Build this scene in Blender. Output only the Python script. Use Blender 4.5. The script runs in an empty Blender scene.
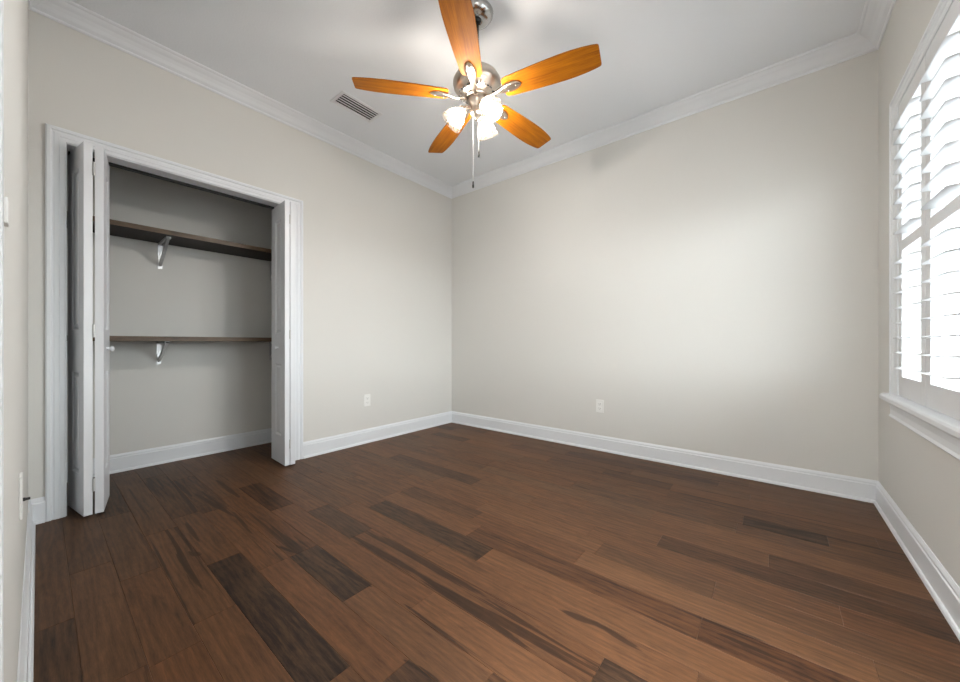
import bpy, bmesh, math, random
from mathutils import Vector, Matrix

random.seed(7)
SC = bpy.context.scene
COL = SC.collection
PI = math.pi
R = math.radians

# ------------------------------------------------------------------ camera
cam_d = bpy.data.cameras.new('camera')
cam = bpy.data.objects.new('camera', cam_d)
COL.objects.link(cam)
cam.location = (3.0168, -3.1550, 0.95)
cam.rotation_euler = (R(90), 0, R(39.1936))
cam_d.sensor_width = 36.0
cam_d.lens = 360.1 / 960 * 36
cam_d.shift_y = 2.26 / 960
cam_d.clip_start = 0.005
cam_d.clip_end = 100
SC.camera = cam

# ------------------------------------------------------------------ world, light, exposure
world = bpy.data.worlds.new('world')
SC.world = world
world.use_nodes = True
wb = world.node_tree.nodes['Background']
wb.inputs['Color'].default_value = (0.93, 0.97, 1.0, 1)
SKY_UP = 18.5            # bright overcast sky
SKY_DOWN = 3.0          # sunlit pale ground outside
_nt = world.node_tree
_tc = _nt.nodes.new('ShaderNodeTexCoord'); _sx = _nt.nodes.new('ShaderNodeSeparateXYZ')
_mr = _nt.nodes.new('ShaderNodeMapRange')
_mr.inputs['From Min'].default_value = -0.02; _mr.inputs['From Max'].default_value = 0.02
_mr.inputs['To Min'].default_value = SKY_DOWN; _mr.inputs['To Max'].default_value = SKY_UP
_nt.links.new(_tc.outputs['Generated'], _sx.inputs[0]); _nt.links.new(_sx.outputs['Z'], _mr.inputs['Value'])
_nt.links.new(_mr.outputs['Result'], wb.inputs['Strength'])
SC.view_settings.view_transform = 'Standard'
SC.view_settings.look = 'None'
SC.view_settings.gamma = 1.0
SC.view_settings.use_curve_mapping = False
SC.view_settings.exposure = 0.15
HALL_FILL_W = 160.0
BULB_STRENGTH = 680.0

W, L, H = 3.50, 3.188, 2.785          # room width (x), depth (y, negative), ceiling height
WT = 0.14                             # wall thickness

pl = bpy.data.lights.new('window_daylight', 'AREA')
pl.shape = 'RECTANGLE'; pl.size = 1.75; pl.size_y = 1.50
pl.cycles.is_portal = True
po = bpy.data.objects.new('window_daylight', pl); COL.objects.link(po)
po.location = (W + 0.17, -1.30, 1.405)
po.rotation_euler = (0, R(90), 0)      # shines towards -x
po.rotation_euler = (R(90), 0, R(90))
hl = bpy.data.lights.new('added_hall_fill', 'AREA')  # added fill lamp, unseen behind the camera, brightens the room from the front
hl.shape = 'SQUARE'; hl.size = 0.5; hl.energy = HALL_FILL_W; hl.color = (0.97, 0.99, 1.0)
ho = bpy.data.objects.new('added_hall_fill', hl); COL.objects.link(ho)
ho.location = (3.0, -3.95, 2.70)

# ------------------------------------------------------------------ materials
def mat(name, col, rough=0.5, metal=0.0, spec=0.5, bump=0.0, bscale=300, var=0.0, vscale=3.0, coat=0.0):
    m = bpy.data.materials.new(name); m.use_nodes = True
    nt = m.node_tree; b = nt.nodes['Principled BSDF']
    b.inputs['Base Color'].default_value = (*col, 1)
    b.inputs['Roughness'].default_value = rough
    b.inputs['Metallic'].default_value = metal
    b.inputs['Specular IOR Level'].default_value = spec
    b.inputs['Coat Weight'].default_value = coat
    tc = nt.nodes.new('ShaderNodeTexCoord')
    if var:
        n = nt.nodes.new('ShaderNodeTexNoise'); n.inputs['Scale'].default_value = vscale
        n.inputs['Detail'].default_value = 3
        mr = nt.nodes.new('ShaderNodeMapRange')
        mr.inputs['To Min'].default_value = 1 - var; mr.inputs['To Max'].default_value = 1 + var
        hs = nt.nodes.new('ShaderNodeHueSaturation'); hs.inputs['Color'].default_value = (*col, 1)
        nt.links.new(tc.outputs['Object'], n.inputs['Vector'])
        nt.links.new(n.outputs['Fac'], mr.inputs['Value'])
        nt.links.new(mr.outputs['Result'], hs.inputs['Value'])
        nt.links.new(hs.outputs['Color'], b.inputs['Base Color'])
    if bump:
        n2 = nt.nodes.new('ShaderNodeTexNoise'); n2.inputs['Scale'].default_value = bscale
        n2.inputs['Detail'].default_value = 2
        bp = nt.nodes.new('ShaderNodeBump'); bp.inputs['Strength'].default_value = bump
        bp.inputs['Distance'].default_value = 0.002
        nt.links.new(tc.outputs['Object'], n2.inputs['Vector'])
        nt.links.new(n2.outputs['Fac'], bp.inputs['Height'])
        nt.links.new(bp.outputs['Normal'], b.inputs['Normal'])
    return m

M = {}
M['wall'] = mat('wall_paint_beige', (0.700, 0.692, 0.665), 0.75, bump=0.12, bscale=160, var=0.012, vscale=1.3)
M['ceiling'] = mat('ceiling_paint', (0.83, 0.86, 0.90), 0.9, bump=0.35, bscale=110, var=0.01)
M['trim'] = mat('trim_paint_white', (0.79, 0.815, 0.85), 0.35, var=0.006)
M['door'] = mat('door_paint_white', (0.78, 0.80, 0.835), 0.38, bump=0.08, bscale=90, var=0.006)
M['shutter'] = mat('shutter_paint_white', (0.74, 0.75, 0.77), 0.4, var=0.005)
M['vinyl'] = mat('window_vinyl', (0.82, 0.82, 0.82), 0.4, var=0.005)
M['plastic'] = mat('device_plastic', (0.84, 0.84, 0.82), 0.35, var=0.005)
M['slot'] = mat('dark_slot', (0.03, 0.03, 0.03), 0.6, var=0.05)
M['grille'] = mat('grille_enamel', (0.80, 0.82, 0.84), 0.5, var=0.005)
M['duct'] = mat('duct_dark', (0.02, 0.02, 0.02), 0.8, var=0.05)
M['nickel'] = mat('brushed_nickel', (0.62, 0.55, 0.48), 0.28, metal=1.0, bump=0.05, bscale=400, var=0.03)
M['canopy'] = mat('polished_nickel', (0.50, 0.50, 0.50), 0.2, metal=1.0, var=0.03)
M['steel'] = mat('zinc_steel', (0.60, 0.60, 0.61), 0.40, metal=0.7, var=0.03)
M['hinge'] = mat('painted_hinge', (0.60, 0.60, 0.60), 0.35, metal=0.3, var=0.02)
M['black'] = mat('black_metal', (0.015, 0.015, 0.015), 0.4, var=0.05)
M['chain'] = mat('bead_chain', (0.80, 0.80, 0.80), 0.3, metal=0.6, var=0.02)

def wood(name, dark, light, rough, sx, sy, spec=0.3, coat=0.0, attr=False, bstr=0.1):
    """grain runs along local x"""
    m = bpy.data.materials.new(name); m.use_nodes = True
    nt = m.node_tree; N = nt.nodes; K = nt.links
    b = N['Principled BSDF']
    tc = N.new('ShaderNodeTexCoord')
    if attr:
        uv = N.new('ShaderNodeUVMap'); uv.uv_map = 'grain'
        src = uv.outputs['UV']
    else:
        src = tc.outputs['Object']
    def noise(scale_vec, detail, dist=0.0, rough_=0.55):
        mp = N.new('ShaderNodeMapping'); mp.inputs['Scale'].default_value = scale_vec
        n = N.new('ShaderNodeTexNoise'); n.inputs['Scale'].default_value = 1.0
        n.inputs['Detail'].default_value = detail; n.inputs['Distortion'].default_value = dist
        n.inputs['Roughness'].default_value = rough_
        K.new(src, mp.inputs['Vector']); K.new(mp.outputs['Vector'], n.inputs['Vector'])
        return n.outputs['Fac']
    def mth(op, a, b_=None, clamp=False):
        n = N.new('ShaderNodeMath'); n.operation = op; n.use_clamp = clamp
        for i, v in enumerate((a, b_)):
            if v is None: continue
            if isinstance(v, (int, float)): n.inputs[i].default_value = v
            else: K.new(v, n.inputs[i])
        return n.outputs[0]
    fine = noise((sx * 6, sy * 6, sy), 4, 0.2, 0.7)
    mid = noise((sx, sy, sy), 5, 1.6)
    fig = noise((sx * 1.6, sy * 0.35, sy), 3, 3.0)
    val = mth('ADD', mth('MULTIPLY', fine, 0.35), mth('ADD', mth('MULTIPLY', mid, 0.4), mth('MULTIPLY', fig, 0.25)))
    mr = N.new('ShaderNodeMapRange'); mr.inputs['From Min'].default_value = 0.36; mr.inputs['From Max'].default_value = 0.64
    K.new(val, mr.inputs['Value'])
    v = mr.outputs['Result']
    mix = N.new('ShaderNodeMix'); mix.data_type = 'RGBA'
    mix.inputs[6].default_value = (*dark, 1); mix.inputs[7].default_value = (*light, 1)
    if attr:
        at = N.new('ShaderNodeAttribute'); at.attribute_name = 'tone'
        sp = N.new('ShaderNodeSeparateColor'); K.new(at.outputs['Color'], sp.inputs[0])
        v = mth('ADD', mth('MULTIPLY', mth('SUBTRACT', v, 0.35), 0.55), sp.outputs[0], True)      # tone + grain
        wv = N.new('ShaderNodeTexWave'); wv.bands_direction = 'Y'; wv.inputs['Scale'].default_value = 1.0
        wv.inputs['Distortion'].default_value = 9.0; wv.inputs['Detail'].default_value = 2.5; wv.inputs['Detail Scale'].default_value = 0.9
        wm = N.new('ShaderNodeMapping'); wm.inputs['Scale'].default_value = (3.0, 14.0, 1)
        K.new(src, wm.inputs['Vector']); K.new(wm.outputs['Vector'], wv.inputs['Vector'])
        pore = noise((30, 420, 1), 3, 0.0, 0.8)
        v = mth('ADD', v, mth('MULTIPLY', mth('SUBTRACT', wv.outputs['Fac'], 0.5), 0.15), True)
        v = mth('ADD', v, mth('MULTIPLY', mth('SUBTRACT', pore, 0.5), 0.6), True)
        K.new(v, mix.inputs[0])
        base = mix.outputs[2]
        # reddish / greyish shift per board
        m2 = N.new('ShaderNodeMix'); m2.data_type = 'RGBA'; m2.blend_type = 'MULTIPLY'
        m2.inputs[0].default_value = 1.0
        cr = N.new('ShaderNodeValToRGB')
        cr.color_ramp.elements[0].color = (0.92, 1.02, 1.12, 1); cr.color_ramp.elements[1].color = (1.12, 0.97, 0.86, 1)
        K.new(sp.outputs[1], cr.inputs[0]); K.new(base, m2.inputs[6]); K.new(cr.outputs[0], m2.inputs[7])
        base = m2.outputs[2]
        # dark mineral streaks and knots
        st = noise((0.9, 30, 1), 4, 0.7)
        thr = mth('SUBTRACT', 0.80, mth('MULTIPLY', sp.outputs[2], 0.30))
        sm = N.new('ShaderNodeMapRange'); sm.interpolation_type = 'SMOOTHSTEP'
        K.new(st, sm.inputs['Value']); K.new(thr, sm.inputs['From Min']); K.new(mth('ADD', thr, 0.055), sm.inputs['From Max'])
        m3 = N.new('ShaderNodeMix'); m3.data_type = 'RGBA'
        s2 = N.new('ShaderNodeMapRange'); s2.interpolation_type = 'SMOOTHSTEP'
        K.new(mth('ADD', at.outputs['Alpha'], mth('MULTIPLY', mth('SUBTRACT', mid, 0.5), 0.9)), s2.inputs['Value'])
        s2.inputs['From Min'].default_value = 0.42; s2.inputs['From Max'].default_value = 0.72
        K.new(mth('MAXIMUM', mth('MULTIPLY', sm.outputs['Result'], 0.7), mth('MULTIPLY', s2.outputs['Result'], 0.75)), m3.inputs[0])
        K.new(base, m3.inputs[6]); m3.inputs[7].default_value = (0.014, 0.007, 0.004, 1)
        base = m3.outputs[2]
        K.new(base, b.inputs['Base Color'])
    else:
        K.new(v, mix.inputs[0]); K.new(mix.outputs[2], b.inputs['Base Color'])
    b.inputs['Specular IOR Level'].default_value = spec
    b.inputs['Coat Weight'].default_value = coat
    b.inputs['Coat Roughness'].default_value = 0.25
    rr = N.new('ShaderNodeMapRange'); rr.inputs['To Min'].default_value = rough - 0.06; rr.inputs['To Max'].default_value = rough + 0.08
    K.new(fine, rr.inputs['Value']); K.new(rr.outputs['Result'], b.inputs['Roughness'])
    bp = N.new('ShaderNodeBump'); bp.inputs['Strength'].default_value = bstr; bp.inputs['Distance'].default_value = 0.001
    K.new(fine, bp.inputs['Height']); K.new(bp.outputs['Normal'], b.inputs['Normal'])
    return m

M['floor'] = wood('hardwood_planks', (0.017, 0.009, 0.006), (0.175, 0.084, 0.038), 0.46, 2.2, 26, spec=0.22, attr=True, bstr=0.12)
M['blade'] = wood('fan_blade_wood', (0.20, 0.055, 0.006), (0.50, 0.175, 0.006), 0.5, 1.2, 40, spec=0.1, bstr=0.05)
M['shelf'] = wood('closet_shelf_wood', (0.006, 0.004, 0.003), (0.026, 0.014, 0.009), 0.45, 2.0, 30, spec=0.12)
M['edge'] = wood('shelf_wood_lit_edge', (0.06, 0.038, 0.022), (0.17, 0.11, 0.065), 0.4, 2.0, 30, spec=0.3)  # lighter copy of the shelf wood: light on the front edge, put into colour

def glass_mat(name, tint, transp, glow=False):
    m = bpy.data.materials.new(name); m.use_nodes = True
    nt = m.node_tree; N = nt.nodes; K = nt.links
    out = N['Material Output']; N.remove(N['Principled BSDF'])
    t = N.new('ShaderNodeBsdfTransparent'); t.inputs[0].default_value = (*tint, 1)
    g = N.new('ShaderNodeBsdfGlossy'); g.inputs['Roughness'].default_value = 0.05
    mx = N.new('ShaderNodeMixShader'); mx.inputs[0].default_value = 0.05
    K.new(t.outputs[0], mx.inputs[1]); K.new(g.outputs[0], mx.inputs[2])
    if transp < 1:
        tl = N.new('ShaderNodeBsdfTranslucent'); tl.inputs[0].default_value = (0.80, 0.66, 0.50, 1)
        df = N.new('ShaderNodeBsdfDiffuse'); df.inputs[0].default_value = (0.6, 0.5, 0.4, 1)
        m1 = N.new('ShaderNodeMixShader'); m1.inputs[0].default_value = 0.4
        K.new(tl.outputs[0], m1.inputs[1]); K.new(df.outputs[0], m1.inputs[2])
        m2 = N.new('ShaderNodeMixShader'); m2.inputs[0].default_value = transp
        K.new(m1.outputs[0], m2.inputs[1]); K.new(mx.outputs[0], m2.inputs[2])
        K.new(m2.outputs[0], out.inputs[0])
    else:
        K.new(mx.outputs[0], out.inputs[0])
    return m
M['pane'] = glass_mat('window_glass', (0.95, 0.97, 0.96), 1.0)
M['shade'] = glass_mat('frosted_ribbed_glass', (0.34, 0.31, 0.275), 0.97)
em = bpy.data.materials.new('bulb_glow'); em.use_nodes = True
eb = em.node_tree.nodes['Principled BSDF']
eb.inputs['Base Color'].default_value = (0.9, 0.9, 0.9, 1)
eb.inputs['Emission Color'].default_value = (1.0, 0.975, 0.95, 1)
eb.inputs['Emission Strength'].default_value = BULB_STRENGTH
M['bulb'] = em

# ------------------------------------------------------------------ mesh helpers
def new_bm(): return bmesh.new()

def obj(name, bm, m, parent=None, smooth=False, bevel=0.0, loc=None, rot=None):
    bmesh.ops.recalc_face_normals(bm, faces=bm.faces)
    me = bpy.data.meshes.new(name); bm.to_mesh(me); bm.free()
    if smooth:
        for p in me.polygons: p.use_smooth = True
    o = bpy.data.objects.new(name, me); COL.objects.link(o)
    me.materials.append(m)
    if parent: o.parent = parent
    if loc: o.location = loc
    if rot: o.rotation_euler = rot
    if bevel:
        md = o.modifiers.new('bevel', 'BEVEL'); md.width = bevel; md.segments = 2; md.limit_method = 'ANGLE'
        md.harden_normals = False
    return o

def box(bm, x0, x1, y0, y1, z0, z1, mtx=None):
    vs = [bm.verts.new(v) for v in ((x0,y0,z0),(x1,y0,z0),(x1,y1,z0),(x0,y1,z0),(x0,y0,z1),(x1,y0,z1),(x1,y1,z1),(x0,y1,z1))]
    for f in ((0,3,2,1),(4,5,6,7),(0,1,5,4),(1,2,6,5),(2,3,7,6),(3,0,4,7)):
        bm.faces.new([vs[i] for i in f])
    if mtx is not None:
        for v in vs: v.co = mtx @ v.co
    return vs

def boxes(*args):
    bm = new_bm()
    for a in args: box(bm, *a)
    return bm

def prism(bm, pts, axis, a0, a1, mtx=None):
    """polygon pts (2d) extruded along axis index from a0 to a1"""
    def mk(p, a):
        c = [p[0], p[1]]; c.insert(axis, a); return c
    v0 = [bm.verts.new(mk(p, a0)) for p in pts]; v1 = [bm.verts.new(mk(p, a1)) for p in pts]
    n = len(pts)
    bm.faces.new(v0); bm.faces.new(v1[::-1])
    for i in range(n): bm.faces.new((v0[i], v0[(i+1) % n], v1[(i+1) % n], v1[i]))
    if mtx is not None:
        for v in v0 + v1: v.co = mtx @ v.co

def lathe(bm, prof, seg=32, mtx=None, cap=False):
    rings = []
    for r, z in prof:
        if r < 1e-5:
            rings.append([bm.verts.new((0, 0, z))])
        else:
            rings.append([bm.verts.new((r*math.cos(2*PI*i/seg), r*math.sin(2*PI*i/seg), z)) for i in range(seg)])
    for a, b in zip(rings, rings[1:]):
        if len(a) == 1 and len(b) == 1: continue
        for i in range(seg):
            j = (i+1) % seg
            if len(a) == 1: bm.faces.new((a[0], b[i], b[j]))
            elif len(b) == 1: bm.faces.new((a[i], a[j], b[0]))
            else: bm.faces.new((a[i], a[j], b[j], b[i]))
    if cap:
        for rg in (rings[0], rings[-1]):
            if len(rg) > 2: bm.faces.new(rg)
    if mtx is not None:
        for rg in rings:
            for v in rg: v.co = mtx @ v.co

def tube(bm, pts, r, seg=10, cap=True):
    pts = [Vector(p) for p in pts]; rings = []
    for i, p in enumerate(pts):
        t = (pts[min(i+1, len(pts)-1)] - pts[max(i-1, 0)]).normalized()
        up = Vector((0,0,1)) if abs(t.z) < 0.95 else Vector((1,0,0))
        a = t.cross(up).normalized(); b = t.cross(a)
        rr = r[i] if isinstance(r, (list, tuple)) else r
        rings.append([bm.verts.new(p + rr*(math.cos(2*PI*k/seg)*a + math.sin(2*PI*k/seg)*b)) for k in range(seg)])
    for a, b in zip(rings, rings[1:]):
        for i in range(seg): bm.faces.new((a[i], a[(i+1)%seg], b[(i+1)%seg], b[i]))
    if cap:
        bm.faces.new(rings[0]); bm.faces.new(rings[-1])

def sweep(path, N, prof, segs=None, closed=False):
    """profile (a: offset in plane to the left of travel, b: offset along N) swept with mitred corners"""
    N = Vector(N); P = [Vector(p) for p in path]; n = len(P)
    def tdir(i): return (P[(i+1) % n] - P[i]).normalized()
    ms = []
    for i in range(n):
        if closed or 0 < i < n-1:
            l0 = N.cross(tdir(i-1)); l1 = N.cross(tdir(i)); ms.append((l0+l1)/(1+l0.dot(l1)))
        elif i == 0: ms.append(N.cross(tdir(0)))
        else: ms.append(N.cross(tdir(n-2)))
    bm = new_bm()
    for s in (segs if segs is not None else range(n if closed else n-1)):
        i, j = s, (s+1) % n
        r0 = [bm.verts.new(P[i] + ms[i]*a + N*b) for a, b in prof]
        r1 = [bm.verts.new(P[j] + ms[j]*a + N*b) for a, b in prof]
        k = len(prof)
        for q in range(k): bm.faces.new((r0[q], r0[(q+1)%k], r1[(q+1)%k], r1[q]))
        bm.faces.new(r0); bm.faces.new(r1[::-1])
    return bm

def struct(o, label=None):
    o['kind'] = 'structure'
    if label: o['label'] = label
    return o

def tag(o, label, cat, group=None):
    o['label'] = label; o['category'] = cat
    if group: o['group'] = group
    return o

def empty(name, loc, rz=0.0):
    o = bpy.data.objects.new(name, None); COL.objects.link(o)
    o.location = loc; o.rotation_euler = (0, 0, rz); o.empty_display_size = 0.1
    return o

def copy_tree(o, parent=None):
    c = o.copy(); COL.objects.link(c)
    if parent: c.parent = parent
    for ch in [x for x in bpy.data.objects if x.parent == o]: copy_tree(ch, c)
    return c

# ------------------------------------------------------------------ room shell
CL_Y0, CL_Y1, CL_H = -3.060, -1.848, 2.050        # closet opening
CB = -0.74                                         # closet back wall plane
CR = -1.45                                         # closet right wall plane
WN_Y0, WN_Y1, WN_Z0, WN_Z1 = -2.170, -0.430, 0.690, 2.120   # window opening
DR_X0, DR_X1, DR_H = 2.70, 3.42, 2.05              # entry doorway behind the camera

# floor: planks run along x, rows stepped in y
STREAKS = [(0.601, -2.662, 0.859, -2.667, 0.008),
    (-0.183, -2.559, 0.185, -2.555, 0.012),
    (0.219, -2.527, 0.654, -2.481, 0.014),
    (0.187, -2.495, 0.565, -2.475, 0.006),
    (0.047, -2.372, 0.435, -2.37, 0.016),
    (0.293, -2.239, 0.651, -2.268, 0.012),
    (1.213, -2.448, 1.34, -2.418, 0.01),
    (0.676, -2.463, 0.974, -2.482, 0.008),
    (1.397, -2.33, 1.551, -2.333, 0.012),
    (1.599, -2.355, 1.781, -2.336, 0.008),
    (2.44, -1.976, 2.548, -1.965, 0.016),
    (2.545, -1.956, 2.687, -1.976, 0.012),
    (1.434, -2.179, 1.893, -2.166, 0.02),
    (1.893, -2.166, 2.227, -2.186, 0.02),
    (2.172, -2.176, 2.421, -2.192, 0.014),
    (2.103, -2.096, 2.626, -2.123, 0.005),
    (2.887, -1.748, 3.034, -1.747, 0.008),
    (2.82, -1.709, 2.983, -1.695, 0.006),
    (2.895, -0.785, 3.217, -0.702, 0.012),
    (3.195, -0.708, 3.474, -0.698, 0.008),
    (2.012, -2.313, 2.276, -2.32, 0.008),
    (2.172, -2.459, 2.292, -2.443, 0.006),
    (1.386, -2.121, 2.148, -2.089, 0.005),
    (1.8, -1.745, 2.82, -1.709, 0.003),
    (-0.213, -2.78, 0.419, -2.776, 0.004),
    (0.958, -2.719, 1.032, -2.699, 0.02),
    (-1.087, -1.101, -0.121, -1.375, 0.006),
    (1.079, -1.252, 1.544, -1.348, 0.005),
    (1.985, -0.882, 2.095, -0.898, 0.008),
    (2.25, -0.063, 2.481, -0.163, 0.006),
    (3.394, -0.232, 3.537, -0.261, 0.005)]
def build_floor():
    bm = new_bm()
    uvl = bm.loops.layers.uv.new('grain')
    cl = bm.loops.layers.float_color.new('tone')
    rw = 0.1253; y_ref = -0.695
    # row -> list of (x start, tone, hue, streak)
    fixed = {
        0: [(2.05, .42, .5, .3), (2.89, .10, .3, .9), (3.22, .36, .5, .5)],
        -1: [(2.5, .34, .5, .6)],
        3: [(2.15, .48, .5, .25), (3.0, .25, .45, .3)],
        5: [(1.20, .50, .6, .3), (2.30, .46, .6, .3)],
        7: [(1.17, .30, .5, .5), (1.75, .44, .7, .3), (2.348, .62, .45, .2)],
        8: [(0.70, .40, .5, .4), (1.15, .56, .6, .2), (1.84, .30, .85, .3), (2.825, .22, 1.0, .8)],
        9: [(0.45, .44, .5, .3), (1.20, .16, .15, .5), (2.01, .58, .55, .25)],
        10: [(0.30, .38, .4, .5), (1.08, .48, .6, .25), (1.80, .52, .6, .45), (2.85, .4, .6, .3)],
        11: [(0.40, .50, .6, .2), (0.98, .20, .2, .4), (1.42, .48, .7, .92), (2.62, .12, .1, .4)],
        12: [(-0.1, .46, .6, .3), (0.30, .18, .8, .8), (0.81, .46, .7, .5), (2.01, .62, .6, .62)],
        13: [(-0.3, .42, .6, .3), (0.40, .40, .8, .8), (1.35, .16, .15, .6), (1.79, .60, .5, .15)],
        14: [(-0.2, .30, .6, .6), (0.55, .44, .7, .75), (1.35, .50, .75, .3), (2.167, .22, .3, .5)],
        15: [(-0.4, .30, .5, .8), (0.50, .44, .6, .4), (1.14, .10, .1, .45), (2.05, .44, .6, .3)],
        16: [(-0.6, .40, .4, .3), (0.62, .42, .5, .85), (1.50, .48, .6, .3)],
        17: [(-0.5, .22, .2, .5), (0.20, .38, .3, .3), (1.00, .40, .6, .3), (1.60, .44, .8, .5)],
        18: [(-0.2, .36, .3, .4), (0.78, .46, .4, .25), (1.58, .42, .7, .5)],
        19: [(-0.5, .36, .4, .3), (1.14, .24, .3, .5)],
    }
    rows = range(-6, 28)
    xmin, xmax = -0.95, W + 0.05
    for r in rows:
        y1 = y_ref - rw * r; y0 = y1 - rw
        if y0 > 0.05: continue
        if y1 > 0.06: y1 = 0.06
        if y1 < -4.62: continue
        rnd = random.Random(100 + r)
        if r in fixed:
            seq = [list(s) for s in fixed[r]]
        else:
            seq = []
        # extend to left and right with random boards
        if not seq:
            x = xmin - rnd.uniform(0, 1.0)
            while x < xmax:
                seq.append([x, rnd.choice([.30, .36, .42, .46, .50, .56, .20]), rnd.uniform(.2, .8), rnd.uniform(.1, .6)])
                x += rnd.choice([.45, .7, .9, 1.1, 1.2])
        else:
            x = seq[0][0]
            while x > xmin:
                x -= rnd.choice([.5, .7, .9, 1.1])
                seq.insert(0, [x, rnd.uniform(.28, .52), rnd.uniform(.2, .8), rnd.uniform(.1, .6)])
            x = seq[-1][0] + rnd.choice([.6, .9, 1.1])
            while x < xmax:
                seq.append([x, rnd.uniform(.28, .52), rnd.uniform(.2, .8), rnd.uniform(.1, .6)])
                x += rnd.choice([.6, .9, 1.1])
        for i, s in enumerate(seq):
            x0 = max(s[0], xmin); x1 = seq[i+1][0] if i+1 < len(seq) else xmax
            x1 = min(x1, xmax)
            if x1 - x0 < 0.01: continue
            g = 0.0009; dz = 0.0013
            off = (rnd.uniform(0, 50), rnd.uniform(0, 50))
            outer = [(x0, y0), (x1, y0), (x1, y1), (x0, y1)]
            inner = [(x0+g, y0+g), (x1-g, y0+g), (x1-g, y1-g), (x0+g, y1-g)]
            vo = [bm.verts.new((a, b, -dz)) for a, b in outer]
            nx = max(2, int((x1 - x0)/0.03)); ny = 12
            gx = [[bm.verts.new((x0+g + (x1-x0-2*g)*i_/nx, y0+g + (y1-y0-2*g)*j_/ny, 0)) for j_ in range(ny+1)] for i_ in range(nx+1)]
            fs = [bm.faces.new((gx[i_][j_], gx[i_+1][j_], gx[i_+1][j_+1], gx[i_][j_+1])) for i_ in range(nx) for j_ in range(ny)]
            fs.append(bm.faces.new([vo[0], vo[1]] + [gx[i_][0] for i_ in range(nx, -1, -1)]))
            fs.append(bm.faces.new([vo[1], vo[2]] + [gx[nx][j_] for j_ in range(ny, -1, -1)]))
            fs.append(bm.faces.new([vo[2], vo[3]] + [gx[i_][ny] for i_ in range(0, nx+1)]))
            fs.append(bm.faces.new([vo[3], vo[0]] + [gx[0][j_] for j_ in range(0, ny+1)]))
            def mark(co):
                best = 0.0
                for ax, ay, bx_, by_, w_ in STREAKS:
                    if bx_ < ax: ax, ay, bx_, by_ = bx_, by_, ax, ay
                    if (ay + by_)/2 < y0 - 0.02 or (ay + by_)/2 > y1 + 0.02: continue
                    t_ = (co.x - ax)/(bx_ - ax + 1e-6)
                    if t_ < -0.15 or t_ > 1.15: continue
                    ym_ = ay + (by_ - ay)*min(max(t_, 0), 1)
                    w2 = 0.75*w_*(0.35 + 0.65*math.sin(PI*min(max(t_, 0.05), 0.95))) + 0.004
                    d_ = abs(co.y - ym_)/w2 + max(0, -t_, t_ - 1)*6
                    best = max(best, 1 - d_*0.5)
                return max(best, 0.0)
            mk = {}
            for f in fs:
                for v_ in f.verts:
                    if v_ not in mk: mk[v_] = mark(v_.co)
            for f in fs:
                for lp in f.loops:
                    lp[uvl].uv = (lp.vert.co.x + off[0], lp.vert.co.y + off[1])
                    lp[cl] = (s[1], s[2], s[3], mk[lp.vert])
    # slab edge underneath so the floor has thickness
    box(bm, xmin, xmax, -4.62, 0.06, -0.08, -0.004)
    return obj('floor', bm, M['floor'])
struct(build_floor())

struct(obj('ceiling', boxes((-0.06, W + WT, -L - 0.10, WT, H, H + 0.1)), M['ceiling']))
# closet side wall of the room, with the closet opening
struct(obj('wall_left', boxes(
    (-WT, 0, -L, CL_Y0, 0, H), (-WT, 0, CL_Y1, 0, 0, H), (-WT, 0, CL_Y0, CL_Y1, CL_H, H)), M['wall']))
struct(obj('wall_back', boxes((-WT, W + WT, 0, WT, 0, H)), M['wall']))
struct(obj('wall_right', boxes(
    (W, W + WT, -L - WT, WN_Y0, 0, H), (W, W + WT, WN_Y1, 0, 0, H),
    (W, W + WT, WN_Y0, WN_Y1, 0, WN_Z0), (W, W + WT, WN_Y0, WN_Y1, WN_Z1, H)), M['wall']))
struct(obj('wall_front', boxes(
    (CB - WT, DR_X0, -L - 0.10, -L, 0, H), (DR_X1, W, -L - 0.10, -L, 0, H), (DR_X0, DR_X1, -L - 0.10, -L, DR_H, H)), M['wall']))
struct(obj('wall_closet_back', boxes((CB - 0.1, CB, -L, CR + 0.1, 0, H)), M['wall']))
struct(obj('wall_closet_right', boxes((CB, -WT, CR, CR + 0.1, 0, H)), M['wall']))
struct(obj('ceiling_closet', boxes((CB, -WT, -L, CR, 2.44, 2.52)), M['ceiling']))
# little hall behind the entry doorway
struct(obj('wall_hall', boxes(
    (2.20, 2.30, -4.60, -L - 0.10, 0, H), (W + 0.06, W + 0.14, -4.60, -L - WT, 0, H), (2.20, W + 0.14, -4.70, -4.60, 0, H)), M['wall']))
struct(obj('ceiling_hall', boxes((2.20, W + 0.14, -4.70, -L - 0.10, H, H + 0.1)), M['ceiling']))

# ------------------------------------------------------------------ mouldings
crown = [(0, -0.090), (0.006, -0.090), (0.010, -0.084), (0.010, -0.076), (0.018, -0.070), (0.026, -0.064),
         (0.040, -0.048), (0.056, -0.034), (0.070, -0.026), (0.078, -0.020), (0.086, -0.012), (0.094, -0.012),
         (0.100, -0.006), (0.100, 0.0), (0, 0)]
loop = [(0, 0, H), (0, -L, H), (W, -L, H), (W, 0, H)]       # counter-clockwise: left of travel = room side
for k, nm in enumerate(('trim_1', 'trim_2', 'trim_3', 'trim_4')):
    struct(obj(nm, sweep(loop, (0, 0, 1), crown, segs=[k], closed=True), M['trim']), 'white crown moulding')
base = [(0, 0), (0.024, 0), (0.024, 0.008), (0.020, 0.016), (0.014, 0.018), (0.014, 0.104), (0.010, 0.108),
        (0.010, 0.118), (0.006, 0.126), (0.003, 0.132), (0, 0.132)]
CW = 0.072   # casing width
struct(obj('baseboard_left', sweep([(W, 0, 0), (0, 0, 0), (0, CL_Y1 + CW, 0)], (0, 0, 1), base, segs=[1]), M['trim']))
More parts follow.
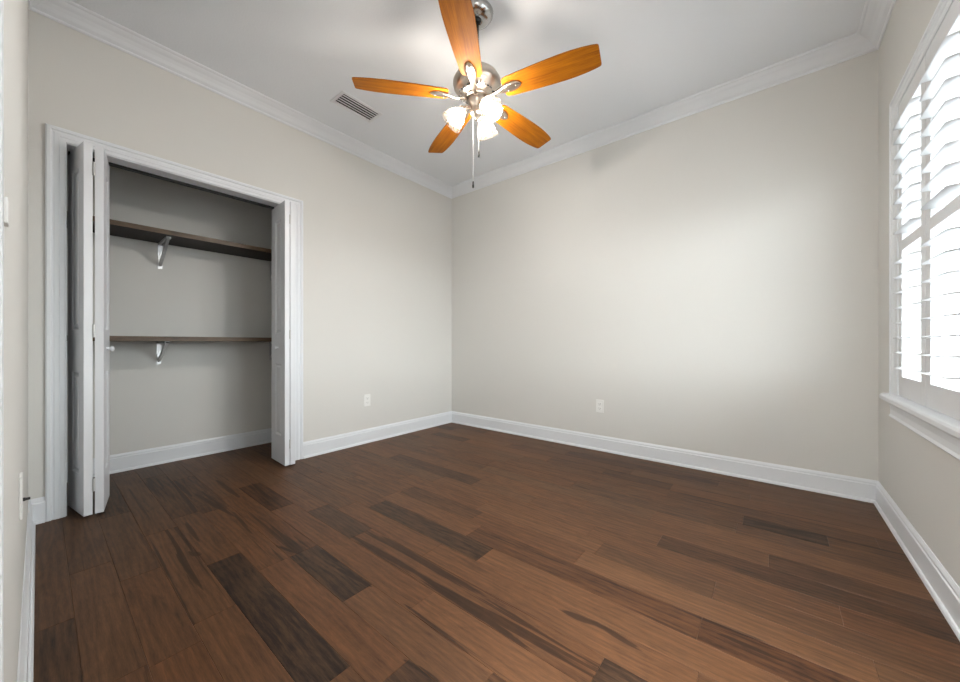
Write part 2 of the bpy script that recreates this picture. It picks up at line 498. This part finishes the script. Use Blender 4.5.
struct(obj('baseboard_back', sweep([(W, -1, 0), (W, 0, 0), (0, 0, 0), (0, -1, 0)], (0, 0, 1), base, segs=[1]), M['trim']))
struct(obj('baseboard_right', sweep([(W - 0.01, -L, 0), (W, -L, 0), (W, 0, 0), (0, 0, 0)], (0, 0, 1), base, segs=[1]), M['trim']))
struct(obj('baseboard_front', sweep([(0, CL_Y0 - CW, 0), (0, -L, 0), (DR_X0 - CW, -L, 0)], (0, 0, 1), base), M['trim']))
struct(obj('baseboard_closet', sweep([(-WT, CR, 0), (CB, CR, 0), (CB, -L, 0), (-WT, -L, 0)], (0, 0, 1), base), M['trim']))

# casing profile: a = distance outward from opening, b = thickness off the wall
casing = [(0.000, 0), (0.000, 0.010), (0.004, 0.013), (0.020, 0.013), (0.024, 0.016), (0.040, 0.016), (0.044, 0.013),
          (0.050, 0.013), (0.054, 0.019), (0.066, 0.019), (0.072, 0.014), (0.072, 0)]
def casing_run(path, N, flip=False):
    pr = [(-a, b) for a, b in casing] if flip else casing
    return sweep(path, N, pr)
# closet casing on plane x=0, normal +x
struct(obj('trim_5', casing_run([(0, CL_Y1, 0), (0, CL_Y1, CL_H), (0, CL_Y0, CL_H), (0, CL_Y0, 0)], (1, 0, 0), True), M['trim']),
       'white moulded casing around the closet')
# closet jamb lining
struct(obj('trim_6', boxes((-WT - 0.002, 0.004, CL_Y0, CL_Y0 + 0.004, 0, CL_H), (-WT - 0.002, 0.004, CL_Y1 - 0.004, CL_Y1, 0, CL_H),
                           (-WT - 0.002, 0.004, CL_Y0, CL_Y1, CL_H - 0.004, CL_H)), M['trim']), 'white closet jamb lining')
# entry doorway casing on the front wall (normal +y)
struct(obj('trim_7', casing_run([(DR_X0, -L, 0), (DR_X0, -L, DR_H), (DR_X1, -L, DR_H), (DR_X1, -L, 0)], (0, 1, 0), True), M['trim']),
       'white casing around the entry doorway')
struct(obj('trim_8', boxes((DR_X0, DR_X0 + 0.015, -L - 0.10, -L, 0, DR_H), (DR_X1 - 0.015, DR_X1, -L - 0.10, -L, 0, DR_H),
                           (DR_X0, DR_X1, -L - 0.10, -L, DR_H - 0.015, DR_H)), M['trim']), 'white jamb of the entry doorway')
# window casing: sides and head, plane x=W, normal -x
struct(obj('trim_9', casing_run([(W, WN_Y1, WN_Z0), (W, WN_Y1, WN_Z1), (W, WN_Y0, WN_Z1), (W, WN_Y0, WN_Z0)], (-1, 0, 0)), M['trim']),
       'white casing around the window')
# stool and apron
bm = new_bm()
prism(bm, [(W - 0.042, 0.656), (W - 0.048, 0.661), (W - 0.048, 0.678), (W - 0.043, 0.686), (W - 0.036, 0.689), (W, 0.690), (W, 0.656)],
      1, WN_Y0 - CW - 0.025, WN_Y1 + CW + 0.025)
struct(obj('trim_10', bm, M['trim']), 'white window stool')
apron = [(W, 0.656), (W - 0.026, 0.656), (W - 0.024, 0.646), (W - 0.018, 0.636), (W - 0.014, 0.610), (W - 0.014, 0.585), (W - 0.020, 0.575), (W - 0.012, 0.566), (W, 0.566)]
bm = new_bm(); prism(bm, apron, 1, WN_Y0 - CW, WN_Y1 + CW)
struct(obj('trim_11', bm, M['trim']), 'white apron under the window stool')

# ------------------------------------------------------------------ window unit
wroot = empty('window_1', (W + 0.09, (WN_Y0 + WN_Y1)/2, WN_Z0)); wroot['kind'] = 'structure'
def wpart(name, bm, m):
    for v in bm.verts: v.co -= wroot.location
    return obj(name, bm, m, wroot)
x0, x1 = W + 0.075, W + 0.125
wpart('window_frame', boxes((x0, x1, WN_Y0, WN_Y0+.03, WN_Z0, WN_Z1), (x0, x1, WN_Y1-.03, WN_Y1, WN_Z0, WN_Z1),
      (x0, x1, WN_Y0+.03, WN_Y1-.03, WN_Z0, WN_Z0+.035), (x0, x1, WN_Y0+.03, WN_Y1-.03, WN_Z1-.035, WN_Z1)), M['vinyl'])
ym = (WN_Y0 + WN_Y1)/2
wpart('mullion', boxes((x0, x1, ym-.03, ym+.03, WN_Z0+.035, WN_Z1-.035)), M['vinyl'])
for a, b in ((WN_Y0+.03, ym-.03), (ym+.03, WN_Y1-.03)):
    wpart('meeting_rail', boxes((x0+.008, x1-.008, a, b, 1.475, 1.510)), M['vinyl'])
    wpart('pane', boxes((x0+.022, x0+.027, a, b, WN_Z0+.035, 1.475)), M['pane'])
    wpart('pane', boxes((x0+.030, x0+.035, a, b, 1.510, WN_Z1-.035)), M['pane'])

# ------------------------------------------------------------------ plantation shutters
SX = W + 0.004                      # centre plane of the shutters
PITCH = 0.0714
Z_MID0, Z_MID1 = 1.392, 1.440
pan_z0, pan_z1 = WN_Z0 + 0.004, WN_Z1 - 0.006
bot_rail, top_rail = 0.790, 2.035
YS = [(-0.900, -0.495), (-1.300, -0.900), (-1.700, -1.300), (-2.105, -1.700)]
# mounting frame of the shutters inside the casing
bm = boxes((W - 0.012, W + 0.030, WN_Y1 - 0.062, WN_Y1, WN_Z0, WN_Z1), (W - 0.012, W + 0.030, WN_Y0, WN_Y0 + 0.062, WN_Z0, WN_Z1),
           (W - 0.012, W + 0.030, WN_Y0 + 0.062, WN_Y1 - 0.062, WN_Z1 - 0.004, WN_Z1))
struct(obj('trim_12', bm, M['trim']), 'white shutter mounting frame')
louv_z = [0.8345 + PITCH*k for k in range(0, 17)]
louv_z = [z for z in louv_z if z < 1.37 or z > 1.455]
def make_louver_mesh(length):
    bm = new_bm(); pts = []
    ch, th = 0.0440, 0.0036
    for k in range(20):
        a = 2*PI*k/20; pts.append((ch*math.cos(a), th*math.sin(a)))
    prism(bm, pts, 1, -length/2, length/2)
    bmesh.ops.recalc_face_normals(bm, faces=bm.faces)
    me = bpy.data.meshes.new('louver'); bm.to_mesh(me); bm.free(); me.materials.append(M['shutter'])
    for p in me.polygons:
        if len(p.vertices) == 4: p.use_smooth = True
    return me
sh_labels = ['white plantation shutter panel nearest the back corner of the room',
             'white plantation shutter panel second from the back corner',
             'white plantation shutter panel third from the back corner',
             'white plantation shutter panel farthest from the back corner']
for (ya, yb), lab in zip(YS, sh_labels):
    g = 0.002; st = 0.056
    yc = (ya + yb)/2
    root = empty('plantation_shutter', (SX, yc, pan_z0))
    tag(root, lab, 'shutter', 'plantation shutters in the window')
    hw = (yb - ya)/2 - g
    def lz(z): return z - pan_z0
    t = 0.014
    for s in (-1, 1):
        y0_, y1_ = sorted((s*hw, s*(hw - st)))
        obj('stile', boxes((-t, t, y0_, y1_, 0, lz(pan_z1))), M['shutter'], root, bevel=0.002)
    for z0_, z1_, nm in ((0, lz(bot_rail), 'bottom_rail'), (lz(Z_MID0), lz(Z_MID1), 'middle_rail'), (lz(top_rail), lz(pan_z1), 'top_rail')):
        obj(nm, boxes((-t, t, -hw + st, hw - st, z0_, z1_)), M['shutter'], root, bevel=0.002)
    lm = make_louver_mesh(2*(hw - st) - 0.004)
    for z in louv_z:
        lo = bpy.data.objects.new('louver', lm); COL.objects.link(lo); lo.parent = root
        lo.location = (0, 0, lz(z)); lo.rotation_euler = (0, R(-4), 0)

# ------------------------------------------------------------------ closet bifold doors
DH = 2.028; DT = 0.034; DW = 0.288
def panel_mesh():
    """local: x 0..DW across, y -DT/2..DT/2, z 0..DH, two moulded panels on both faces"""
    bm = new_bm()
    s = 0.082
    xs = [0, s, DW - s, DW]; zs = [0, 0.215, 0.775, 1.012, 1.905, DH]
    for side in (-1, 1):
        y = side*DT/2
        for i in range(3):
            for j in range(5):
                a, b, c, d = xs[i], xs[i+1], zs[j], zs[j+1]
                if i == 1 and j in (1, 3):
                    rings = []
                    for ins, dep in ((0, 0), (0.010, 0.009), (0.016, 0.009), (0.030, 0.002)):
                        yy = y - side*dep
                        rings.append([bm.verts.new(v) for v in ((a+ins, yy, c+ins), (b-ins, yy, c+ins), (b-ins, yy, d-ins), (a+ins, yy, d-ins))])
                    for r0, r1 in zip(rings, rings[1:]):
                        for k in range(4): bm.faces.new((r0[k], r0[(k+1)%4], r1[(k+1)%4], r1[k]))
                    bm.faces.new(rings[-1])
                else:
                    bm.faces.new([bm.verts.new(v) for v in ((a, y, c), (b, y, c), (b, y, d), (a, y, d))])
    h = DT/2
    for q in (((0,-h,0),(0,h,0),(0,h,DH),(0,-h,DH)), ((DW,-h,0),(DW,h,0),(DW,h,DH),(DW,-h,DH)),
              ((0,-h,0),(DW,-h,0),(DW,h,0),(0,h,0)), ((0,-h,DH),(DW,-h,DH),(DW,h,DH),(0,h,DH))):
        bm.faces.new([bm.verts.new(v) for v in q])
    bmesh.ops.remove_doubles(bm, verts=bm.verts, dist=1e-5)
    return bm
def place_panel(parent, fold, back):
    """fold/back: centre line end points (x, y) in world"""
    a = Vector(back); b = Vector(fold); ang = math.atan2(b.y - a.y, b.x - a.x)
    pl_ = parent.location
    o = obj('door_panel', panel_mesh(), M['door'], parent, loc=(b.x - math.cos(ang)*DW - pl_.x, b.y - math.sin(ang)*DW - pl_.y, 0.014), rot=(0, 0, ang))
    return o
def bifold(name, label, pivot_fold, pivot_back, lead_fold, lead_back, knob_side):
    root = empty(name, (pivot_back[0], pivot_back[1], 0)); root['kind'] = 'structure'; root['label'] = label
    place_panel(root, pivot_fold, pivot_back)
    ld = place_panel(root, lead_fold, lead_back)
    gx = (pivot_fold[0] + lead_fold[0])/2 + 0.001; gy = (pivot_fold[1] + lead_fold[1])/2
    for z in (0.175, 1.018, 1.905):
        bm = new_bm(); lathe(bm, [(0, -0.036), (0.0045, -0.035), (0.0045, 0.035), (0, 0.036)], 12)
        box(bm, -0.010, 0.0005, -0.006, 0.006, -0.033, 0.033)
        obj('hinge', bm, M['hinge'], root, loc=(gx - root.location.x, gy - root.location.y, z))
    # knob: sub-part of the leading panel, on its room face
    bm = new_bm()
    lathe(bm, [(0.0, 0.0), (0.010, 0.0), (0.010, 0.003), (0.005, 0.006), (0.005, 0.012), (0.012, 0.016), (0.0155, 0.021), (0.014, 0.027), (0.008, 0.030), (0, 0.031)], 20,
          Matrix.Rotation(R(-90)*knob_side, 4, 'X'))
    obj('knob', bm, M['door'], ld, smooth=True, loc=(DW/2, knob_side*DT/2, 0.905), rot=None)
    return root
# (rotation keeps local +y on the left of the fold direction)
bifold('door_1', 'left white bifold closet door folded open', (0.130, -2.984), (-0.156, -3.032), (0.130, -2.942), (-0.152, -2.895), 1)
bifold('door_2', 'right white bifold closet door folded open', (0.134, -1.911), (-0.154, -1.868), (0.130, -1.950), (-0.150, -1.936), -1)
# overhead track
tag(obj('door_track', boxes((-0.128, -0.098, CL_Y0 + 0.012, CL_Y1 - 0.012, CL_H - 0.016, CL_H - 0.004)), M['black']),
    'dark metal bifold door track under the closet head', 'door track')

# ------------------------------------------------------------------ closet shelves and brackets
SHD = 0.350
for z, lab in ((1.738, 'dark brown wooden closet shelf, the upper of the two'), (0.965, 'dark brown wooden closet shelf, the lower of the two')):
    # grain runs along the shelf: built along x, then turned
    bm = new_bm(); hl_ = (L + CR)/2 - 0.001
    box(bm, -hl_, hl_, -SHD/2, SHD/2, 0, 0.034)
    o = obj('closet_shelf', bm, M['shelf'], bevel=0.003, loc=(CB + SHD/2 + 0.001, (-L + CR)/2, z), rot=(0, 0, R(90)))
    obj('lit_edge_strip', boxes((-hl_, hl_, -SHD/2 - 0.003, -SHD/2, 0.0005, 0.0335)), M['edge'], o)  # thin strip added to carry the painted light on the shelf front
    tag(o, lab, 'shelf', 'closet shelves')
def bracket(y, ztop, drop, lab):
    root = empty('shelf_bracket', (CB, y, ztop - drop)); tag(root, lab, 'bracket', 'closet shelf brackets')
    w = 0.013
    bm = boxes((0.0005, 0.004, -w, w, 0, drop - 0.001))
    for zz in (0.02, drop*0.55):
        lathe(bm, [(0, 0.0035), (0.006, 0.003), (0.006, 0), (0, 0)], 10, Matrix.Translation((0.004, 0, zz)) @ Matrix.Rotation(R(90), 4, 'Y'))
    obj('wall_plate', bm, M['steel'], root)
    bm = boxes((0.004, 0.300, -w, w, drop - 0.004, drop - 0.001), (0.004, 0.300, -w, -w + 0.002, drop - 0.016, drop - 0.004),
               (0.004, 0.300, w - 0.002, w, drop - 0.016, drop - 0.004))
    obj('shelf_arm', bm, M['steel'], root)
    bm = new_bm()
    # curved brace from bottom of the plate to the front of the arm
    a = Vector((0.006, 0, 0.028)); b = Vector((0.285, 0, drop - 0.008)); n = 10
    for s in (-1, 1):
        prev = None
        for k in range(n + 1):
            t = k/n
            p = a.lerp(b, t) + Vector((0.005*math.sin(PI*t), 0, -0.004*math.sin(PI*t)))
            tg = (b - a).normalized(); nn = Vector((tg.z, 0, -tg.x))*0.009
            cur = [bm.verts.new(p + nn + Vector((0, s*0.009, 0))), bm.verts.new(p - nn + Vector((0, s*0.009, 0))),
                   bm.verts.new(p - nn + Vector((0, s*0.0065, 0))), bm.verts.new(p + nn + Vector((0, s*0.0065, 0)))]
            if prev:
                for q in range(4): bm.faces.new((prev[q], prev[(q+1)%4], cur[(q+1)%4], cur[q]))
            else: bm.faces.new(cur)
            prev = cur
        bm.faces.new(prev)
    prev = None
    for k in range(n + 1):
        t = k/n
        p = a.lerp(b, t) + Vector((0.005*math.sin(PI*t), 0, -0.004*math.sin(PI*t)))
        tg = (b - a).normalized(); nn = Vector((tg.z, 0, -tg.x))
        cur = [bm.verts.new(p + nn*0.009 + Vector((0, -0.0065, 0))), bm.verts.new(p + nn*0.009 + Vector((0, 0.0065, 0))),
               bm.verts.new(p + nn*0.007 + Vector((0, 0.0065, 0))), bm.verts.new(p + nn*0.007 + Vector((0, -0.0065, 0)))]
        if prev:
            for q in range(4): bm.faces.new((prev[q], prev[(q+1)%4], cur[(q+1)%4], cur[q]))
        prev = cur
    obj('brace', bm, M['steel'], root)
bracket(-2.548, 1.738, 0.200, 'steel shelf bracket under the upper closet shelf, left of the closet middle')
bracket(-2.555, 0.965, 0.180, 'steel shelf bracket under the lower closet shelf, left of the closet middle')
bracket(-1.735, 1.738, 0.185, 'steel shelf bracket under the upper closet shelf, beside the right bifold door')
bracket(-1.740, 0.965, 0.180, 'steel shelf bracket under the lower closet shelf, beside the right bifold door')

# ------------------------------------------------------------------ outlets and wall devices (local: plate in xz plane, facing +y... rotated)
def outlet(name, loc, rz, lab, grp=None):
    root = empty(name, loc, rz); tag(root, lab, 'outlet', grp)
    obj('cover_plate', boxes((-0.035, 0.035, 0.0, 0.006, -0.057, 0.057)), M['plastic'], root, bevel=0.003)
    for s in (-1, 1):
        f = obj('receptacle', boxes((-0.017, 0.017, 0.005, 0.0085, s*0.020 - 0.014, s*0.020 + 0.014)), M['plastic'], root, bevel=0.002)
        obj('slots', boxes((-0.0075, -0.0055, 0.008, 0.0088, s*0.020 - 0.003, s*0.020 + 0.006), (0.0055, 0.0075, 0.008, 0.0088, s*0.020 - 0.003, s*0.020 + 0.006),
                           (-0.002, 0.002, 0.008, 0.0088, s*0.020 - 0.010, s*0.020 - 0.006)), M['slot'], f)
    bm = new_bm(); lathe(bm, [(0, 0.0012), (0.003, 0.001), (0.003, 0), (0, 0)], 10, Matrix.Translation((0, 0.006, 0)) @ Matrix.Rotation(R(-90), 4, 'X'))
    obj('screw', bm, M['plastic'], root)
    return root
outlet('wall_outlet', (0, -1.167, 0.405), R(-90), 'white duplex outlet on the wall between closet and back corner', 'wall outlets')
outlet('wall_outlet', (1.821, 0, 0.392), R(180), 'white duplex outlet on the back wall opposite the camera', 'wall outlets')
# cable jack plate on the front wall, seen edge on
root = empty('cable_jack', (1.42, -L, 0.533), 0); tag(root, 'white cable jack plate on the wall at the left edge', 'wall plate')
obj('cover_plate', boxes((-0.035, 0.035, 0.0, 0.006, -0.057, 0.057)), M['plastic'], root, bevel=0.002)
bm = new_bm(); lathe(bm, [(0, 0.0), (0.005, 0.0), (0.005, 0.004), (0.0035, 0.005), (0.0035, 0.013), (0, 0.013)], 12, Matrix.Translation((0, 0.006, -0.012)) @ Matrix.Rotation(R(-90), 4, 'X'))
obj('connector', bm, M['black'], root, smooth=False)
# light switch by the doorway, seen edge on
root = empty('light_switch', (2.165, -L, 1.138), 0); tag(root, 'white light switch on the wall at the far left edge', 'light switch')
obj('cover_plate', boxes((-0.035, 0.035, 0.0, 0.0012, -0.057, 0.057)), M['plastic'], root, bevel=0.0004)
obj('rocker', boxes((-0.016, 0.016, 0.0012, 0.0060, -0.018, 0.018)), M['plastic'], root, bevel=0.001)

# ------------------------------------------------------------------ ceiling vent
VX0, VX1, VY0, VY1 = 0.412, 0.596, -1.762, -1.412
root = empty('ceiling_vent', ((VX0+VX1)/2, (VY0+VY1)/2, H)); tag(root, 'white slatted air vent in the ceiling left of the fan', 'air vent')
hx, hy = (VX1-VX0)/2, (VY1-VY0)/2
f = 0.024
obj('frame', boxes((-hx, hx, -hy, -hy+f, -0.006, -0.0005), (-hx, hx, hy-f, hy, -0.006, -0.0005), (-hx, -hx+f, -hy+f, hy-f, -0.006, -0.0005), (hx-f, hx, -hy+f, hy-f, -0.006, -0.0005)), M['grille'], root, bevel=0.002)
obj('backing', boxes((-hx+f, hx-f, -hy+f, hy-f, -0.0015, -0.0005)), M['duct'], root)
nS = 5
for k in range(nS):
    xx = -hx + f + (k + 0.5)*(2*hx - 2*f)/nS
    obj('slat', boxes((-0.0112, 0.0112, -hy+f, hy-f, -0.0008, 0.0008)), M['grille'], root, loc=(xx, 0, -0.0065), rot=(0, R(20), 0))

# ------------------------------------------------------------------ ceiling fan
FX, FY = 1.742, -1.619
fan = empty('ceiling_fan', (FX, FY, H)); tag(fan, 'five-blade ceiling fan with orange wood blades and three lit glass shades', 'ceiling fan')
bm = new_bm(); lathe(bm, [(0.088, -0.0005), (0.091, -0.006), (0.089, -0.018), (0.078, -0.034), (0.058, -0.045), (0.034, -0.050), (0.024, -0.050), (0.022, -0.046), (0.022, -0.002)], 48)
obj('canopy', bm, M['canopy'], fan, smooth=True)
bm = new_bm(); lathe(bm, [(0, -0.010), (0.019, -0.020), (0.0205, -0.044), (0.016, -0.058), (0, -0.062)], 20)
obj('hanger_ball', bm, M['black'], fan, smooth=True)
bm = new_bm(); tube(bm, [(0, 0, -0.05), (0, 0, -0.350)], 0.0125, 18)
obj('downrod', bm, M['canopy'], fan, smooth=True)
bm = new_bm(); lathe(bm, [(0, -0.332), (0.026, -0.333), (0.030, -0.341), (0.060, -0.345), (0.095, -0.352), (0.120, -0.366), (0.131, -0.386), (0.132, -0.402),
                          (0.127, -0.420), (0.114, -0.434), (0.108, -0.437), (0.102, -0.446), (0.078, -0.462), (0.060, -0.470), (0.052, -0.473), (0, -0.473)], 56)
hs = obj('motor_housing', bm, M['nickel'], fan, smooth=True)
for k in range(30):
    a = 2*PI*k/30
    if k % 6 == 0: continue
    bm = new_bm()
    m_ = Matrix.Rotation(a + R(12.2), 4, 'Z') @ Matrix.Translation((0.0895, 0, -0.4550)) @ Matrix.Rotation(R(34), 4, 'Y')
    box(bm, -0.013, 0.013, -0.0042, 0.0042, -0.003, 0.003, m_)
    obj('vent_slot', bm, M['slot'], hs)
bm = new_bm(); lathe(bm, [(0.0, -0.465), (0.062, -0.466), (0.066, -0.472), (0.062, -0.479), (0, -0.480)], 40)
obj('flywheel', bm, M['nickel'], fan, smooth=True)

def blade_mesh():
    bm = new_bm(); pts = []
    L0, L1 = 0.160, 0.656
    def half(t):   # half width along the blade
        return 0.056 + 0.017*math.sin(min(t, 1)*PI*0.62) - 0.016*max(0, (t - 0.62)/0.38)**2
    n = 16; up = []
    for k in range(n + 1):
        t = k/n; up.append((L0 + (L1 - L0)*t, half(t)))
    # rounded corners at root and tip
    def rc(cx, cy, r, a0, a1, m=5): return [(cx + r*math.cos(a0+(a1-a0)*i/m), cy + r*math.sin(a0+(a1-a0)*i/m)) for i in range(m+1)]
    wt = up[-1][1]; wr = up[0][1]
    top = [p for p in up if L0 + 0.022 < p[0] < L1 - 0.015]
    tip = rc(L1 - 0.013, wt - 0.011, 0.012, R(80), R(5))
    tip_low = [(x, -y) for x, y in reversed(tip)]
    root_up = rc(L0 + 0.022, wr - 0.022, 0.022, R(180), R(95))
    pts = root_up + top + tip + tip_low + [(x, -y) for x, y in reversed(top)] + [(x, -y) for x, y in reversed(root_up)]
    prism(bm, pts, 2, -0.003, 0.003)
    return bm
def iron_mesh():
    bm = new_bm()
    # arm from flywheel, sweeping out to an oval pad under the blade
    st = [(0.050, 0.012, -0.012), (0.085, 0.010, -0.014), (0.110, 0.009, -0.016), (0.135, 0.013, -0.014), (0.158, 0.022, -0.010),
          (0.185, 0.030, -0.008), (0.212, 0.031, -0.007), (0.236, 0.025, -0.0062), (0.252, 0.014, -0.0058), (0.257, 0.004, -0.0055)]
    prev = None
    for x, hwid, z in st:
        th = 0.006 if x < 0.16 else 0.0045
        cur = [bm.verts.new((x, -hwid, z)), bm.verts.new((x, -hwid*0.5, z - th)), bm.verts.new((x, hwid*0.5, z - th)), bm.verts.new((x, hwid, z)),
               bm.verts.new((x, hwid*0.6, z + 0.0022)), bm.verts.new((x, -hwid*0.6, z + 0.0022))]
        if prev:
            for q in range(6): bm.faces.new((prev[q], prev[(q+1)%6], cur[(q+1)%6], cur[q]))
        else: bm.faces.new(cur)
        prev = cur
    bm.faces.new(prev)
    for px, py in ((0.185, -0.014), (0.185, 0.014), (0.232, 0)):
        lathe(bm, [(0, -0.004), (0.004, -0.003), (0.005, 0), (0, 0)], 8, Matrix.Translation((px, py, -0.0115)))
    return bm
b0 = obj('blade', blade_mesh(), M['blade'], fan)
i0 = obj('blade_iron', iron_mesh(), M['nickel'], b0, smooth=True)
PH = 12.7
for k in range(5):
    b = b0 if k == 0 else b0.copy()
    if k:
        COL.objects.link(b)
        c = i0.copy(); COL.objects.link(c); c.parent = b
    b.parent = fan
    b.location = (0, 0, -0.470)
    b.rotation_euler = (Matrix.Rotation(R(PH + 72*k), 4, 'Z') @ Matrix.Rotation(R(-12), 4, 'X')).to_euler()

# light kit
bm = new_bm(); lathe(bm, [(0, -0.477), (0.046, -0.477), (0.052, -0.484), (0.052, -0.502), (0.044, -0.518), (0.032, -0.528), (0.030, -0.550), (0.036, -0.558), (0.034, -0.572),
                          (0.022, -0.584), (0.012, -0.590), (0.010, -0.600), (0, -0.604)], 36)
fit = obj('light_fitter', bm, M['nickel'], fan, smooth=True)
fwd = Vector((-0.632, 0.775, 0)); rgt = Vector((0.775, 0.632, 0))
def shade_bm():
    """bell shade, opening towards -z, neck at origin; ribbed"""
    bm = new_bm(); seg = 48
    prof = [(0.020, 0.0), (0.023, -0.010), (0.030, -0.022), (0.042, -0.038), (0.050, -0.056), (0.054, -0.074), (0.057, -0.092), (0.062, -0.104)]
    rings = []
    for r, z in prof:
        amp = 0.03 * min(1, -z/0.05)
        rings.append([bm.verts.new(((r*(1 + amp*math.cos(24*2*PI*i/seg)))*math.cos(2*PI*i/seg), (r*(1 + amp*math.cos(24*2*PI*i/seg)))*math.sin(2*PI*i/seg), z)) for i in range(seg)])
    for a, b in zip(rings, rings[1:]):
        for i in range(seg): bm.faces.new((a[i], a[(i+1)%seg], b[(i+1)%seg], b[i]))
    return bm
for k, al in enumerate((27, 147, 267)):
    d = fwd*math.cos(R(al)) + rgt*math.sin(R(al))
    d.normalize()
    tilt = R(42)                                  # shade axis from straight down
    ax = (Vector((0, 0, -1))*math.cos(tilt) + d*math.sin(tilt)).normalized()
    neck = Vector((0, 0, -0.537)) + d*0.070
    rotm = Vector((0, 0, -1)).rotation_difference(ax).to_matrix().to_4x4()
    bm = new_bm()
    tube(bm, [Vector((0, 0, -0.543)) + d*0.024, Vector((0, 0, -0.535)) + d*0.042, neck - ax*0.020, neck - ax*0.004], 0.0085, 12)
    lathe(bm, [(0, 0.004), (0.016, 0.003), (0.024, -0.004), (0.025, -0.016), (0.020, -0.018), (0, -0.018)], 24, Matrix.Translation(neck) @ rotm)
    obj('lamp_arm', bm, M['nickel'], fan, smooth=True)
    sh = obj('lamp_shade', shade_bm(), M['shade'], fan, smooth=True, loc=neck + ax*0.006, rot=rotm.to_euler())
    bm = new_bm(); lathe(bm, [(0, -0.014), (0.013, -0.016), (0.014, -0.030), (0.020, -0.044), (0.026, -0.058), (0.027, -0.070), (0.022, -0.084), (0.012, -0.092), (0, -0.095)], 24)
    obj('bulb', bm, M['bulb'], sh, smooth=True)
# pull chains
for (ox, oy), ztop, zend, nm in (((-0.016, -0.013), -0.575, 1.847 - H, 'fob'), ((0.004, 0.012), -0.575, 2.019 - H, 'fob')):
    bm = new_bm(); z = ztop
    tube(bm, [(ox, oy, ztop), (ox, oy, zend)], 0.0016, 6)
    while z > zend:
        lathe(bm, [(0, 0.0024), (0.0022, 0.0008), (0.0022, -0.0008), (0, -0.0024)], 6, Matrix.Translation((ox, oy, z))); z -= 0.0065
    c = obj('pull_chain', bm, M['chain'], fan)
    bm = new_bm(); lathe(bm, [(0, 0.002), (0.003, 0.0), (0.0045, -0.010), (0.003, -0.014), (0.0055, -0.020), (0.0055, -0.034), (0, -0.038)], 12)
    obj('fob', bm, M['black'], c, smooth=True, loc=(ox, oy, zend))
